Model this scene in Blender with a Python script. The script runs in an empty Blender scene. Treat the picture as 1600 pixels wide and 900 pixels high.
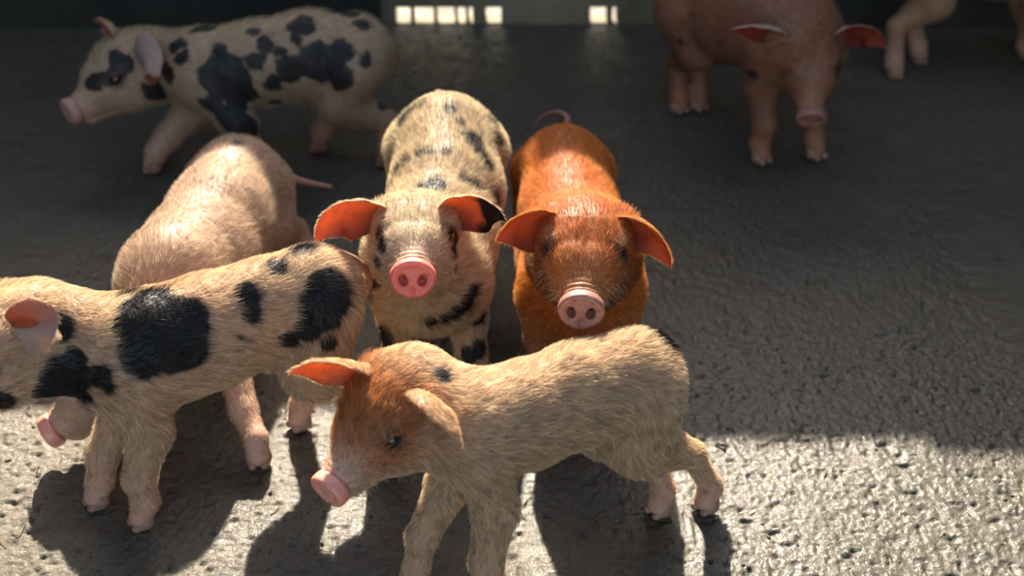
import bpy, bmesh, math, random
import numpy as np
from mathutils import Vector, Matrix

# ================================================================ camera, light, exposure
scene = bpy.context.scene
COL = scene.collection
CAM_H, PITCH = 1.22, math.radians(33)
cam_d = bpy.data.cameras.new('camera')
cam = bpy.data.objects.new('camera', cam_d)
COL.objects.link(cam)
cam.location = (0, 0, CAM_H)
cam.rotation_euler = (math.radians(90) - PITCH, 0, 0)
cam_d.sensor_width = 36
cam_d.lens = 1900 / 1600 * 36
cam_d.clip_start = .05
cam_d.dof.use_dof = True
cam_d.dof.focus_distance = 1.6
cam_d.dof.aperture_fstop = 3.0
scene.camera = cam

SUN_EL, SUN_AZ = math.radians(35.5), math.radians(-6)      # azimuth measured from +Y, negative = to the left
world = bpy.data.worlds.new('world')
scene.world = world
world.use_nodes = True
wn = world.node_tree
wn.nodes.clear()
sky = wn.nodes.new('ShaderNodeTexSky')
sky.sky_type = 'NISHITA'
sky.sun_disc = False
sky.sun_elevation = SUN_EL
sky.sun_rotation = SUN_AZ
sky.air_density = 1.2
sky.dust_density = 2.0
bg = wn.nodes.new('ShaderNodeBackground')
bg.inputs['Strength'].default_value = .46
wo = wn.nodes.new('ShaderNodeOutputWorld')
tint = wn.nodes.new('ShaderNodeMix')
tint.data_type = 'RGBA'
tint.blend_type = 'MULTIPLY'
tint.inputs[0].default_value = 1
tint.inputs[7].default_value = (1, .95, .88, 1)      # white balance of the hazy sky
wn.links.new(sky.outputs[0], tint.inputs[6])
wn.links.new(tint.outputs[2], bg.inputs['Color'])
wn.links.new(bg.outputs[0], wo.inputs['Surface'])

sun_d = bpy.data.lights.new('sun', 'SUN')
sun = bpy.data.objects.new('sun', sun_d)
COL.objects.link(sun)
sun_d.energy = 15.0
sun_d.angle = math.radians(.8)
sun_d.color = (1.0, .90, .72)
sdir = Vector((math.sin(SUN_AZ) * math.cos(SUN_EL), math.cos(SUN_AZ) * math.cos(SUN_EL), math.sin(SUN_EL)))
sun.rotation_euler = sdir.to_track_quat('Z', 'Y').to_euler()
sun.location = sdir * 6

scene.view_settings.view_transform = 'Standard'
scene.view_settings.look = 'None'
scene.view_settings.gamma = 1
scene.view_settings.exposure = 0.0
scene.view_settings.use_curve_mapping = False
scene.cycles.max_bounces = 6
scene.cycles.transparent_max_bounces = 4
scene.cycles.sample_clamp_indirect = 6

# ================================================================ helpers
def link(o, parent=None):
    COL.objects.link(o)
    if parent is not None:
        o.parent = parent
    return o

def mesh_np(name, V_, Fq, mat, smooth=True):
    me = bpy.data.meshes.new(name)
    Fq = np.asarray(Fq)
    k = Fq.shape[1]
    me.vertices.add(len(V_))
    me.vertices.foreach_set('co', np.asarray(V_, 'f4').ravel())
    me.loops.add(Fq.size)
    me.loops.foreach_set('vertex_index', Fq.astype('i4').ravel())
    me.polygons.add(len(Fq))
    me.polygons.foreach_set('loop_start', (np.arange(len(Fq)) * k).astype('i4'))
    me.polygons.foreach_set('loop_total', np.full(len(Fq), k, 'i4'))
    me.update(calc_edges=True)
    if smooth:
        me.polygons.foreach_set('use_smooth', np.ones(len(Fq), bool))
    if mat:
        me.materials.append(mat)
    return me

def set_color(me, name, C):
    a = me.color_attributes.new(name, 'FLOAT_COLOR', 'POINT')
    c = np.ones((len(C), 4), 'f4')
    c[:, :3] = C
    a.data.foreach_set('color', c.ravel())

def tag(o, label=None, cat=None, group=None, kind=None):
    if label: o['label'] = label
    if cat: o['category'] = cat
    if group: o['group'] = group
    if kind: o['kind'] = kind
    return o

class NT:
    """small node-tree writer"""
    def __init__(s, name):
        s.m = bpy.data.materials.new(name)
        s.m.use_nodes = True
        s.t = s.m.node_tree
        s.t.nodes.clear()
        s.out = s.t.nodes.new('ShaderNodeOutputMaterial')
    def n(s, typ, **kw):
        nd = s.t.nodes.new(typ)
        for k, v in kw.items():
            if k.startswith('_'):
                setattr(nd, k[1:], v)
            else:
                key = int(k[1:]) if k[0] == 'i' and k[1:].isdigit() else k.replace('__', ' ')
                if hasattr(v, 'is_output'):
                    s.t.links.new(v, nd.inputs[key])
                else:
                    nd.inputs[key].default_value = v
        return nd
    def mix(s, f, a, b, mode='MIX'):
        nd = s.t.nodes.new('ShaderNodeMix')
        nd.data_type = 'RGBA'
        nd.blend_type = mode
        for i, v in ((0, f), (6, a), (7, b)):
            if hasattr(v, 'is_output'):
                s.t.links.new(v, nd.inputs[i])
            else:
                nd.inputs[i].default_value = v if i == 0 else (*v, 1)
        return nd.outputs[2]
    def ramp(s, f, stops):
        nd = s.t.nodes.new('ShaderNodeValToRGB')
        s.t.links.new(f, nd.inputs[0])
        e = nd.color_ramp.elements
        while len(e) < len(stops):
            e.new(.5)
        for i, (p, c) in enumerate(stops):
            e[i].position = p
            e[i].color = (c, c, c, 1) if not hasattr(c, '__len__') else (*c, 1)
        return nd.outputs[0]
    def noise(s, scale, detail=4, rough=.55, vec=None):
        nd = s.n('ShaderNodeTexNoise', Scale=scale, Detail=detail, Roughness=rough)
        if vec is not None:
            s.t.links.new(vec, nd.inputs['Vector'])
        return nd.outputs[0]
    def pos(s):
        return s.n('ShaderNodeNewGeometry').outputs['Position']
    def done(s, sh):
        s.t.links.new(sh, s.out.inputs['Surface'])
        return s.m

# ================================================================ shapes as distance fields
f32 = np.float32

def V(*a):
    return np.array(a, float)

def unit(v):
    v = np.asarray(v, float)
    return v / (np.linalg.norm(v) + 1e-12)

# ---------------------------------------------------------------- noise
def _h(ix, iy, iz, seed):
    n = (ix * 73856093) ^ (iy * 19349663) ^ (iz * 83492791) ^ (seed * 2654435761 % 2147483647)
    n = (n ^ (n >> 13)) * 1274126177 & 0x7fffffff
    n = (n ^ (n >> 16)) * 1103515245 & 0x7fffffff
    return (n & 0xffff) / 32767.5 - 1.0

def noise(p, scale=1.0, seed=0):
    """smooth value noise, -1..1; p is (N,3)"""
    q = np.asarray(p) * scale
    i = np.floor(q).astype(np.int64)
    f = q - i
    f = f * f * (3 - 2 * f)
    r = 0
    for a in (0, 1):
        for b in (0, 1):
            for c in (0, 1):
                w = (f[:, 0] if a else 1 - f[:, 0]) * (f[:, 1] if b else 1 - f[:, 1]) * (f[:, 2] if c else 1 - f[:, 2])
                r = r + w * _h(i[:, 0] + a, i[:, 1] + b, i[:, 2] + c, seed)
    return r

def fbm(p, scale, octaves=3, seed=0):
    s, a, t = 0, 1.0, 0
    for k in range(octaves):
        s = s + a * noise(p, scale * 2 ** k, seed + k)
        t += a
        a *= .5
    return s / t

# ---------------------------------------------------------------- signed distance shapes
def sd_cone(p, a, b, ra, rb):
    ba = b - a
    l2 = float(ba @ ba) + 1e-12
    pa = p - a.astype(f32)
    t = np.clip((pa @ ba.astype(f32)) / l2, 0, 1)
    d = pa - t[:, None] * ba.astype(f32)
    return np.sqrt((d * d).sum(1)) - (ra + (rb - ra) * t)

def sd_ell(p, c, r):
    q = (p - np.asarray(c, f32)) / np.asarray(r, f32)
    k = np.sqrt((q * q).sum(1))
    return (k - 1) * min(r)

def smin(a, b, k):
    h = np.clip(.5 + .5 * (b - a) / k, 0, 1)
    return b + (a - b) * h - k * h * (1 - h)

def smax(a, b, k):
    return -smin(-a, -b, k)

def sstep(x, a, b):
    t = np.clip((x - a) / (b - a), 0, 1)
    return t * t * (3 - 2 * t)

# ---------------------------------------------------------------- one piglet as a distance field
class Pig:
    """Skeleton of one piglet in world metres. torso: balls x,y,z,r from rump to chest.
    head: skull centre, snout centre, scale, up hint. legs: (kind, side, hoof x, y, z, toe yaw)."""
    def __init__(s, S):
        s.S = S
        T = np.array(S['torso'], float)
        s.T = T
        hip, sh = T[0, :3], T[-1, :3]
        fw = sh - hip
        fw[2] = 0
        s.fw = unit(fw)
        s.lf = np.cross([0, 0, 1], s.fw)
        s.up = V(0, 0, 1)
        s.w = S.get('flat', .88)
        k = S.get('size', 1.0)
        s.k = k
        s.lw = S.get('leg_w', 1.0)
        # head frame
        s.hs = S['head_scale']
        sn, sk = np.array(S['snout']), np.array(S['skull'])
        hx = unit(sn - sk)
        uh = np.array(S.get('head_up', (0, 0, 1)), float)
        hy = unit(np.cross(uh, hx))
        hz = np.cross(hx, hy)
        s.HR = np.stack([hx, hy, hz])          # rows: local axes
        al = math.atan(.026 / .150)
        hx, hz = hx * math.cos(al) + hz * math.sin(al), hz * math.cos(al) - hx * math.sin(al)
        s.HR = np.stack([hx, hy, hz])
        s.HO = sn - hx * .150 * s.hs + hz * .026 * s.hs
        # bones for the coat: (a, b, flow, length factor, density factor, pinkness)
        s.bones = []
        for i in range(len(T) - 1):
            s.bones.append((T[i, :3], T[i + 1, :3], unit(T[i, :3] - T[i + 1, :3]) - V(0, 0, .25), 1.0, 1.0, .0, T[i, 3], T[i+1, 3]))
        # legs
        s.legs = []
        for kind, side, hx_, hy_, hz_, yaw in S['legs']:
            hoof = V(hx_, hy_, hz_)
            d = s.fw * math.cos(yaw) + s.lf * math.sin(yaw)
            lat = s.lf * side
            if kind == 'f':
                c = T[-1]
                A = c[:3] + lat * c[3] * .50 - V(0, 0, c[3] * .22) - s.fw * .0 * k
                z0 = A[2] - hz_
                el = A * .60 + hoof * .40
                el[2] = hz_ + z0 * .66
                el = el - s.fw * .014 * k
                kn = el * .45 + hoof * .55
                kn[2] = hz_ + z0 * .36
                kn = kn + s.fw * .006 * k
                fe = hoof - d * .012 * k
                fe[2] = hz_ + .040 * k
                to = hoof.copy() - d * .002 * k
                to[2] = hz_ + .019 * k
                ch = [(A, c[3] * .52), (el, .032 * k * s.lw), (kn, .0228 * k * s.lw), (fe, .0195 * k * s.lw), (to, .0175 * k)]
            else:
                c = T[0]
                A = c[:3] + lat * c[3] * .48 - V(0, 0, c[3] * .15)
                z0 = A[2] - hz_
                st = A * .7 + hoof * .3
                st[2] = hz_ + z0 * .70
                st = st + s.fw * .038 * k
                ho = A * .35 + hoof * .65
                ho[2] = hz_ + z0 * .47
                ho = ho - s.fw * s.S.get('hock', .022) * k
                fe = hoof - d * .008 * k
                fe[2] = hz_ + .042 * k
                to = hoof.copy() - d * .002 * k
                to[2] = hz_ + .019 * k
                ch = [(A, c[3] * .74), (st, .043 * k), (ho, .0195 * k * s.lw), (fe, .0185 * k * s.lw), (to, .0175 * k)]
            s.legs.append((ch, hoof, d))
            for i in range(len(ch) - 1):
                s.bones.append((ch[i][0], ch[i + 1][0], unit(ch[i + 1][0] - ch[i][0]) - s.fw * .25, [.9, .7, .5, .3][i], [1, .9, .8, .5][i], [.0, .25, .65, 1.0][i], ch[i][1], ch[i+1][1]))
        # neck and head bones
        H = s.hw
        nb = H((-.030, 0, -.006))
        s.neck = (T[-1, :3] + V(0, 0, .012), nb)
        s.bones.append((T[-1, :3], nb, unit(T[-1, :3] - nb), 1.0, 1.0, .0, T[-1, 3] * .8, .058 * s.hs))
        s.bones.append((nb, H((.045, 0, .0)), unit(nb - H((.1, 0, -.03))) + .0, .62, 1.1, .0, .058 * s.hs, .046 * s.hs))
        s.bones.append((H((.06, 0, -.012)), H((.138, 0, -.026)), unit(nb - H((.1, 0, -.03))), .38, .8, .5, .040 * s.hs, .028 * s.hs))

    def hw(s, q):
        return s.HO + (np.asarray(q, float) * s.hs) @ s.HR

    def hl(s, p):
        return ((p - s.HO.astype(f32)) @ s.HR.T.astype(f32)) / f32(s.hs)

    def bounds(s):
        P = [t[:3] for t in s.T] + [s.hw((.17, 0, 0)), s.hw((0, 0, 0))]
        R = [t[3] + .02 for t in s.T] + [.05, .1]
        for ch, hoof, d in s.legs:
            for c, r in ch:
                P.append(c)
                R.append(r + .015)
        P, R = np.array(P), np.array(R)[:, None]
        return (P - R).min(0), (P + R).max(0)

    def head(s, p):
        q = s.hl(p)
        ql = q.copy()
        ql[:, 1] = np.abs(ql[:, 1])
        d = sd_ell(ql, (0, 0, 0), (.064, .062, .058))
        d = smin(d, sd_cone(ql, V(.028, .012, .010), V(.062, .014, .0), .046, .035), .02)         # forehead
        d = smin(d, sd_cone(ql, V(-.012, .036, -.030), V(.042, .028, -.034), .043, .034), .025)   # cheeks
        d = smin(d, sd_cone(ql, V(.045, 0, -.012), V(.117, 0, -.0255), .043, .0275), .03)          # muzzle
        d = smin(d, sd_cone(ql, V(.0, 0, -.052), V(.112, 0, -.050), .034, .0165), .02)            # lower jaw
        d = smin(d, sd_cone(ql, V(.024, .034, .030), V(.052, .036, .022), .012, .010), .018)       # brow
        d = smin(d, sd_cone(ql, V(-.012, .036, .022), V(-.014, .050, .030), .024, .016), .02)      # ear root
        # bridge wrinkles above the snout
        w = np.exp(-((q[:, 0] - .128) / .013) ** 2) * sstep(q[:, 2], -.03, .0)
        d = d + w * .0013 * np.sin((q[:, 0] - .5 * q[:, 2]) * 2 * math.pi / .0085)
        # mouth line
        zm = -.046 + .004 * np.sin(q[:, 0] * 45)
        d = d + .0035 * np.exp(-((q[:, 2] - zm) / .0026) ** 2) * sstep(q[:, 0], .045, .07)
        # eyes
        e = V(.056, .0415, .0125)
        dd = ((ql - e.astype(f32)) ** 2).sum(1)
        d = d + .004 * np.exp(-dd / .015 ** 2)
        lid = np.sqrt(dd) - .0142
        o = unit(V(.45, .88, .12))
        fw = unit(V(.88, -.45, -.18))
        dn = np.cross(o, fw)
        r = ql - (e + o * .009).astype(f32)
        k = np.sqrt((r @ o.astype(f32) / .016) ** 2 + (r @ fw.astype(f32) / .0112) ** 2 + (r @ dn.astype(f32) / .0072) ** 2)
        op = (k - 1) * .0072
        d = smin(d, lid, .005)
        d = smax(d, -op, .0015)
        # nostril passages behind the snout disc
        nz = sd_cone(ql, V(.160, .0122, -.0275), V(.134, .0105, -.0275), .0062, .0045)
        d = smax(d, -nz, .002)
        return d * f32(s.hs)

    def body(s, p):
        p = np.asarray(p, f32)
        T = s.T
        c = T[len(T) // 2, :3]
        lat = ((p - c.astype(f32)) @ s.lf.astype(f32))
        off = np.array([(t[:3] - c) @ s.lf for t in T])
        d = None
        for i in range(len(T) - 1):
            a, b = T[i, :3].copy(), T[i + 1, :3].copy()
            o = (off[i] + off[i + 1]) / 2
            sc = 1 / s.w - 1
            pq = p + ((lat - f32(o)) * sc)[:, None] * s.lf.astype(f32)
            a = a + (off[i] - o) * sc * s.lf
            b = b + (off[i + 1] - o) * sc * s.lf
            e = sd_cone(pq, a, b, T[i, 3], T[i + 1, 3]) * f32(.5 + .5 * s.w)
            d = e if d is None else smin(d, e, .02)
        nk = s.S.get('neck_r', .060)
        d = smin(d, sd_cone(p, s.neck[0], s.neck[1], T[-1, 3] * .80, nk * s.hs), .035)
        for ch, hoof, dr in s.legs:
            e = None
            for i in range(len(ch) - 1):
                g = sd_cone(p, ch[i][0], ch[i + 1][0], ch[i][1], ch[i + 1][1])
                e = g if e is None else smin(e, g, .012)
            # fetlock knuckles
            d = smin(d, e, .018)
        for (a, r) in s.S.get('extra', []):
            d = smin(d, sd_cone(p, V(*a[:3]), V(*a[3:6]), r[0], r[1]), .02)
        d = smin(d, s.head(p), .022)
        return d

    def flow(s, p):
        """coat direction, length, density, pinkness at points on the skin"""
        W = 0
        fl = np.zeros((len(p), 3))
        ex = np.zeros((len(p), 3))
        for a, b, f, L, D, K, ra, rb in s.bones:
            d = sd_cone(p.astype(f32), a, b, ra, rb)
            w = np.exp(-np.clip(d, -.02, .2) / .007)
            W = W + w
            fl += w[:, None] * f
            ex += w[:, None] * np.array([L, D, K])
        return fl / W[:, None], ex / W[:, None]

# ---------------------------------------------------------------- surface nets
def surface_nets(f, lo, hi, h, c=4):
    lo = np.asarray(lo, float)
    n = (np.ceil((np.asarray(hi) - lo) / (h * c)).astype(int) + 1)
    gx = [lo[k] + np.arange(n[k]) * h * c for k in range(3)]
    P = np.stack(np.meshgrid(*gx, indexing='ij'), -1).reshape(-1, 3).astype(f32)
    D = f(P).reshape(n)
    act = np.abs(D) < h * c * 1.9
    N = n * c
    Vv = np.repeat(np.repeat(np.repeat(np.sign(D).astype(f32), c, 0), c, 1), c, 2)
    # every fine sample belongs to the coarse sample below; shift by half a cell
    A = np.repeat(np.repeat(np.repeat(act, c, 0), c, 1), c, 2)
    base = lo - h * (c - 1) / 2
    idx = np.argwhere(A)
    pts = (base + idx * h).astype(f32)
    out = np.empty(len(pts), f32)
    for k in range(0, len(pts), 300000):
        out[k:k + 300000] = f(pts[k:k + 300000])
    Vv[A] = out
    S = Vv < 0
    cnt = np.zeros(tuple(N - 1), np.int8)
    for a in (0, 1):
        for b in (0, 1):
            for e in (0, 1):
                cnt += S[a:N[0] - 1 + a, b:N[1] - 1 + b, e:N[2] - 1 + e]
    cells = np.argwhere((cnt > 0) & (cnt < 8))
    acc = np.zeros((len(cells), 3))
    m = np.zeros(len(cells))
    for ax in range(3):
        o1, o2 = [k for k in range(3) if k != ax]
        for u in (0, 1):
            for v in (0, 1):
                o = np.zeros(3, int)
                o[o1], o[o2] = u, v
                i0 = cells + o
                i1 = i0.copy()
                i1[:, ax] += 1
                a = Vv[i0[:, 0], i0[:, 1], i0[:, 2]]
                b = Vv[i1[:, 0], i1[:, 1], i1[:, 2]]
                x = (a < 0) != (b < 0)
                t = np.where(x, a / np.where(x, a - b, 1), 0)
                q = np.tile(o.astype(float), (len(cells), 1))
                q[:, ax] += t
                acc[x] += q[x]
                m[x] += 1
    vert = base + (cells + acc / m[:, None]) * h
    ids = -np.ones(tuple(N - 1), np.int32)
    ids[cells[:, 0], cells[:, 1], cells[:, 2]] = np.arange(len(cells))
    quads = []
    for ax in range(3):
        o1, o2 = [(1, 2), (2, 0), (0, 1)][ax]
        sl = [slice(1, N[k] - 1) for k in range(3)]
        s0, s1 = list(sl), list(sl)
        s0[ax] = slice(0, N[ax] - 1)
        s1[ax] = slice(1, N[ax])
        a, b = S[tuple(s0)], S[tuple(s1)]
        e = np.argwhere(a != b)
        flip = a[e[:, 0], e[:, 1], e[:, 2]]
        off = np.array([1, 1, 1])
        off[ax] = 0
        e = e + off
        q = []
        for u, v in ((0, 0), (1, 0), (1, 1), (0, 1)):
            w = e.copy()
            w[:, o1] -= u
            w[:, o2] -= v
            q.append(ids[w[:, 0], w[:, 1], w[:, 2]])
        q = np.stack(q, 1)
        q[~flip] = q[~flip][:, ::-1]
        quads.append(q)
    quads = np.concatenate(quads)
    quads = quads[(quads >= 0).all(1)]
    return vert, quads

# ================================================================ the eight piglets, world metres
PIGS = [
    dict(
        key='A',
        label='cream piglet with a ginger forehead standing nearest the camera, side on',
        torso=[[0.1556, 1.2428, 0.2762, 0.0631], [0.0801, 1.2029, 0.2784, 0.0617], [0.0118, 1.1668, 0.2748, 0.0621], [-0.0479, 1.1353, 0.2747, 0.0633]],
        legs=[['h', 1, 0.2761, 1.2924, 0.0, 0.2], ['h', -1, 0.2081, 1.2845, 0.0, 0.1], ['f', 1, -0.0333, 1.0954, 0.0, -0.0], ['f', -1, -0.1362, 1.1362, 0.0, 0.0]],
        hock=0.008,
        snout=[-0.2139, 1.055, 0.2532],
        head_scale=0.88,
        neck_r=0.066,
        leg_w=0.8,
        flat=0.92,
        coat='cream',
        ears=[
            {'side': 1, 'tip': [-0.0567, 1.06, 0.3167], 'mid': [-0.0675, 1.055, 0.3906], 'n': [-0.75, -0.25, -0.6], 'W': 0.04, 'curl': 1.0, 'root': [-0.012, 0.046, 0.032]},
            {'side': -1, 'tip': [-0.2562, 1.12, 0.3759], 'mid': [-0.2164, 1.14, 0.3895], 'n': [-0.2, -1, -0.35], 'W': 0.036, 'root': [-0.008, -0.044, 0.034]},
        ],
        patches=[[0.1915, 1.2575, 0.326, 0.018], [0.1984, 1.2438, 0.3218, 0.012], [0.1815, 1.2726, 0.3272, 0.013], [-0.0857, 1.1417, 0.3549, 0.012]],
        tail=[[0.2034, 1.3, 0.2646], [0.2201, 1.33, 0.2209], [0.2233, 1.335, 0.184], [0.2197, 1.32, 0.1621]],
        skull=[-0.1363, 1.1507, 0.3056],
    ),
    dict(
        key='B',
        label='pale piglet with big black patches standing at the left, its face outside the frame',
        torso=[[-0.2821, 1.4305, 0.2781, 0.0721], [-0.3503, 1.3939, 0.2725, 0.0692], [-0.4148, 1.3593, 0.2664, 0.0751], [-0.4773, 1.3258, 0.2616, 0.0774], [-0.5083, 1.3092, 0.2557, 0.0752]],
        legs=[['h', 1, -0.2077, 1.3962, 0.0, 0.1], ['h', -1, -0.3326, 1.4776, 0.0, 0.2], ['f', 1, -0.5236, 1.2599, 0.0, 0.15], ['f', -1, -0.5989, 1.3016, 0.0, 0.2]],
        skull=[-0.6754, 1.26, 0.294],
        snout=[-0.7508, 1.19, 0.2601],
        head_scale=1.02,
        coat='cream',
        flat=0.9,
        leg_w=0.88,
        ears=[
            {'side': 1, 'tip': [-0.5513, 1.13, 0.3822], 'mid': [-0.5155, 1.11, 0.4925], 'n': [0.2, -1, 0.2], 'W': 0.036, 'curl': 0.45, 'glow': 0.55, 'root': [-0.012, 0.05, 0.028]},
            {'side': -1, 'tip': [-0.7252, 1.33, 0.3261], 'mid': [-0.6906, 1.31, 0.3693], 'n': [-0.6, -0.8, -0.3], 'W': 0.036, 'root': [-0.008, -0.044, 0.034]},
        ],
        patches=[[-0.4507, 1.2792, 0.3206, 0.052], [-0.4326, 1.2958, 0.3241, 0.04], [-0.4676, 1.2581, 0.3055, 0.036], [-0.4803, 1.286, 0.3359, 0.036], [-0.4232, 1.2792, 0.2953, 0.03], [-0.4732, 1.3292, 0.3448, 0.022], [-0.5146, 1.3397, 0.3399, 0.014], [-0.3528, 1.349, 0.3318, 0.02], [-0.3463, 1.3353, 0.3154, 0.018], [-0.2476, 1.3834, 0.3196, 0.03], [-0.259, 1.3591, 0.3014, 0.032], [-0.2767, 1.3486, 0.2803, 0.022], [-0.3034, 1.3437, 0.2647, 0.016], [-0.2486, 1.3496, 0.2552, 0.014], [-0.2388, 1.3744, 0.3068, 0.024], [-0.294, 1.44, 0.3482, 0.024], [-0.3208, 1.3969, 0.3459, 0.019], [-0.3597, 1.3132, 0.2895, 0.005], [-0.5741, 1.2666, 0.3414, 0.02], [-0.5906, 1.2671, 0.3567, 0.012], [-0.5681, 1.241, 0.2796, 0.034], [-0.589, 1.2409, 0.257, 0.028], [-0.5639, 1.2482, 0.2492, 0.022], [-0.5305, 1.2382, 0.2797, 0.018], [-0.5549, 1.2478, 0.303, 0.018], [-0.6468, 1.209, 0.2614, 0.022], [-0.52, 1.2357, 0.2662, 0.01]],
        tail=[[-0.2497, 1.5, 0.3032], [-0.2295, 1.52, 0.28], [-0.2125, 1.535, 0.2437], [-0.2176, 1.53, 0.2172], [-0.2372, 1.515, 0.2156]],
    ),
    dict(
        key='C',
        label='plain pinkish cream piglet behind the black-patched one, back to the left wall, head down',
        torso=[[-0.4906, 1.93, 0.1935, 0.0814], [-0.4962, 1.8, 0.1876, 0.0916], [-0.5097, 1.69, 0.1785, 0.0961], [-0.5254, 1.6, 0.1929, 0.0881]],
        legs=[['h', 1, -0.375, 1.93, 0.0, 0], ['h', -1, -0.49, 1.9, 0.0, 0], ['f', 1, -0.3803, 1.389, 0.0, 0.25], ['f', -1, -0.545, 1.46, 0.0, 0]],
        skull=[-0.555, 1.47, 0.15],
        snout=[-0.6918, 1.405, 0.0501],
        head_scale=1.0,
        coat='pink',
        flat=0.95,
        tail_r=0.011,
        leg_w=0.82,
        ears=[
            {'side': 1, 'tip': [-0.5982, 1.39, 0.1984], 'mid': [-0.567, 1.39, 0.2207], 'n': [-0.3, -1, -0.1], 'W': 0.03, 'root': [-0.012, 0.05, 0.028]},
            {'side': -1, 'tip': [-0.7187, 1.5, 0.1417], 'mid': [-0.6802, 1.49, 0.1724], 'n': [-0.6, -0.8, -0.3], 'W': 0.03, 'root': [-0.008, -0.044, 0.034]},
        ],
        patches=[[-0.5363, 1.9134, 0.2605, 0.006], [-0.4827, 1.9173, 0.2746, 0.011]],
        tail=[[-0.4384, 1.99, 0.2064], [-0.4068, 1.99, 0.1709], [-0.3658, 1.985, 0.1603], [-0.3313, 1.98, 0.1563]],
    ),
    dict(
        key='D',
        label='cream piglet with dark stripes facing the camera, head raised, bright pink snout',
        torso=[[-0.1154, 1.92, 0.2696, 0.0896], [-0.1096, 1.8, 0.2432, 0.0903], [-0.1208, 1.69, 0.221, 0.0929], [-0.1296, 1.6, 0.2047, 0.0937]],
        legs=[['h', 1, -0.06, 1.95, 0.0, 0], ['h', -1, -0.175, 1.92, 0.0, 0], ['f', 1, -0.061, 1.5891, 0.0, 0], ['f', -1, -0.1855, 1.5687, 0.0, 0]],
        snout=[-0.137, 1.415, 0.3158],
        head_scale=1.03,
        head_up=[0.03, 0.25, 1],
        coat='yellow',
        flat=1.0,
        snout_s=1.08,
        ears=[
            {'side': -1, 'tip': [-0.2821, 1.5, 0.3237], 'mid': [-0.2476, 1.52, 0.3849], 'n': [0.15, -1, -0.15], 'W': 0.046, 'root': [-0.01, -0.046, 0.026]},
            {'side': 1, 'tip': [-0.0089, 1.47, 0.3769], 'mid': [-0.0403, 1.5, 0.406], 'n': [-0.25, -1, -0.25], 'W': 0.046, 'root': [-0.012, 0.046, 0.03], 'black': 1, 'bs': -1},
        ],
        patches=[[-0.1846, 1.9094, 0.3272, 0.014], [-0.1739, 1.9209, 0.3375, 0.012], [-0.1588, 1.914, 0.3478, 0.01], [-0.1049, 1.8861, 0.3534, 0.011], [-0.0834, 1.8531, 0.3418, 0.008], [-0.0657, 1.8219, 0.3299, 0.017], [-0.0795, 1.8274, 0.3366, 0.011], [-0.0504, 1.7943, 0.3179, 0.013], [-0.0398, 1.7789, 0.3046, 0.01], [-0.1498, 1.7764, 0.3268, 0.01], [-0.1295, 1.7703, 0.3322, 0.009], [-0.1087, 1.7692, 0.3339, 0.008], [-0.1712, 1.7761, 0.3131, 0.011], [-0.1891, 1.7777, 0.2935, 0.009], [-0.0793, 1.7139, 0.3131, 0.01], [-0.0632, 1.7139, 0.3039, 0.009], [-0.1201, 1.6817, 0.3188, 0.013], [-0.1368, 1.6756, 0.3176, 0.009], [-0.15, 1.6005, 0.3515, 0.007], [-0.0332, 1.9222, 0.3151, 0.01], [-0.0274, 1.888, 0.3013, 0.01], [-0.0261, 1.7435, 0.2597, 0.01], [-0.0327, 1.6945, 0.2658, 0.009], [-0.0912, 1.5224, 0.3179, 0.013], [-0.0842, 1.5012, 0.3025, 0.01], [-0.0821, 1.5011, 0.2785, 0.006], [-0.1853, 1.4875, 0.3258, 0.012], [-0.1937, 1.4896, 0.2966, 0.009], [-0.2114, 1.5506, 0.2246, 0.01], [-0.2162, 1.5597, 0.1931, 0.009], [-0.199, 1.5294, 0.2382, 0.006], [-0.0598, 1.5355, 0.2171, 0.011], [-0.0695, 1.526, 0.2025, 0.013], [-0.0849, 1.5172, 0.191, 0.012], [-0.1012, 1.5118, 0.1842, 0.009], [-0.1205, 1.5088, 0.1804, 0.006], [-0.0522, 1.5741, 0.1415, 0.011], [-0.2031, 1.5757, 0.1035, 0.017], [-0.0531, 1.5731, 0.0791, 0.013], [-0.0663, 1.5673, 0.0745, 0.012], [-0.0301, 1.6074, 0.2, 0.008]],
        tail=[[-0.1245, 1.99, 0.3353], [-0.1385, 2.03, 0.32], [-0.1545, 2.05, 0.2934], [-0.1505, 2.05, 0.2743]],
        skull=[-0.1427, 1.5703, 0.2962],
    ),
    dict(
        key='E',
        label='bright ginger piglet facing the camera, snout resting on the front piglet',
        torso=[[0.0911, 1.93, 0.2192, 0.0752], [0.0977, 1.8, 0.2063, 0.0803], [0.1049, 1.67, 0.203, 0.0926], [0.1063, 1.57, 0.2028, 0.0945]],
        legs=[['h', 1, 0.135, 1.95, 0.0, 0], ['h', -1, 0.035, 1.92, 0.0, 0], ['f', 1, 0.1686, 1.5222, 0.0, 0], ['f', -1, 0.0511, 1.5222, 0.0, 0]],
        snout=[0.0879, 1.28, 0.3529],
        head_scale=1.03,
        head_up=[0.03, 0.0, 1],
        coat='orange',
        flat=0.98,
        ears=[
            {'side': -1, 'tip': [-0.0204, 1.39, 0.3924], 'mid': [0.0128, 1.41, 0.4113], 'n': [0.2, -1, -0.1], 'W': 0.042, 'root': [-0.008, -0.046, 0.026]},
            {'side': 1, 'tip': [0.2132, 1.385, 0.3534], 'mid': [0.181, 1.39, 0.4228], 'n': [-0.7, -1, -0.2], 'W': 0.038, 'root': [-0.01, 0.046, 0.026]},
        ],
        patches=[],
        tail=[[0.0973, 1.98, 0.2754], [0.0999, 2.02, 0.2768], [0.08, 2.05, 0.273], [0.0545, 2.06, 0.2581], [0.045, 2.05, 0.242]],
        skull=[0.1003, 1.436, 0.3609],
    ),
    dict(
        key='F',
        label='large black-blotched piglet walking left in the shade behind the others',
        size=1.2,
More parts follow.
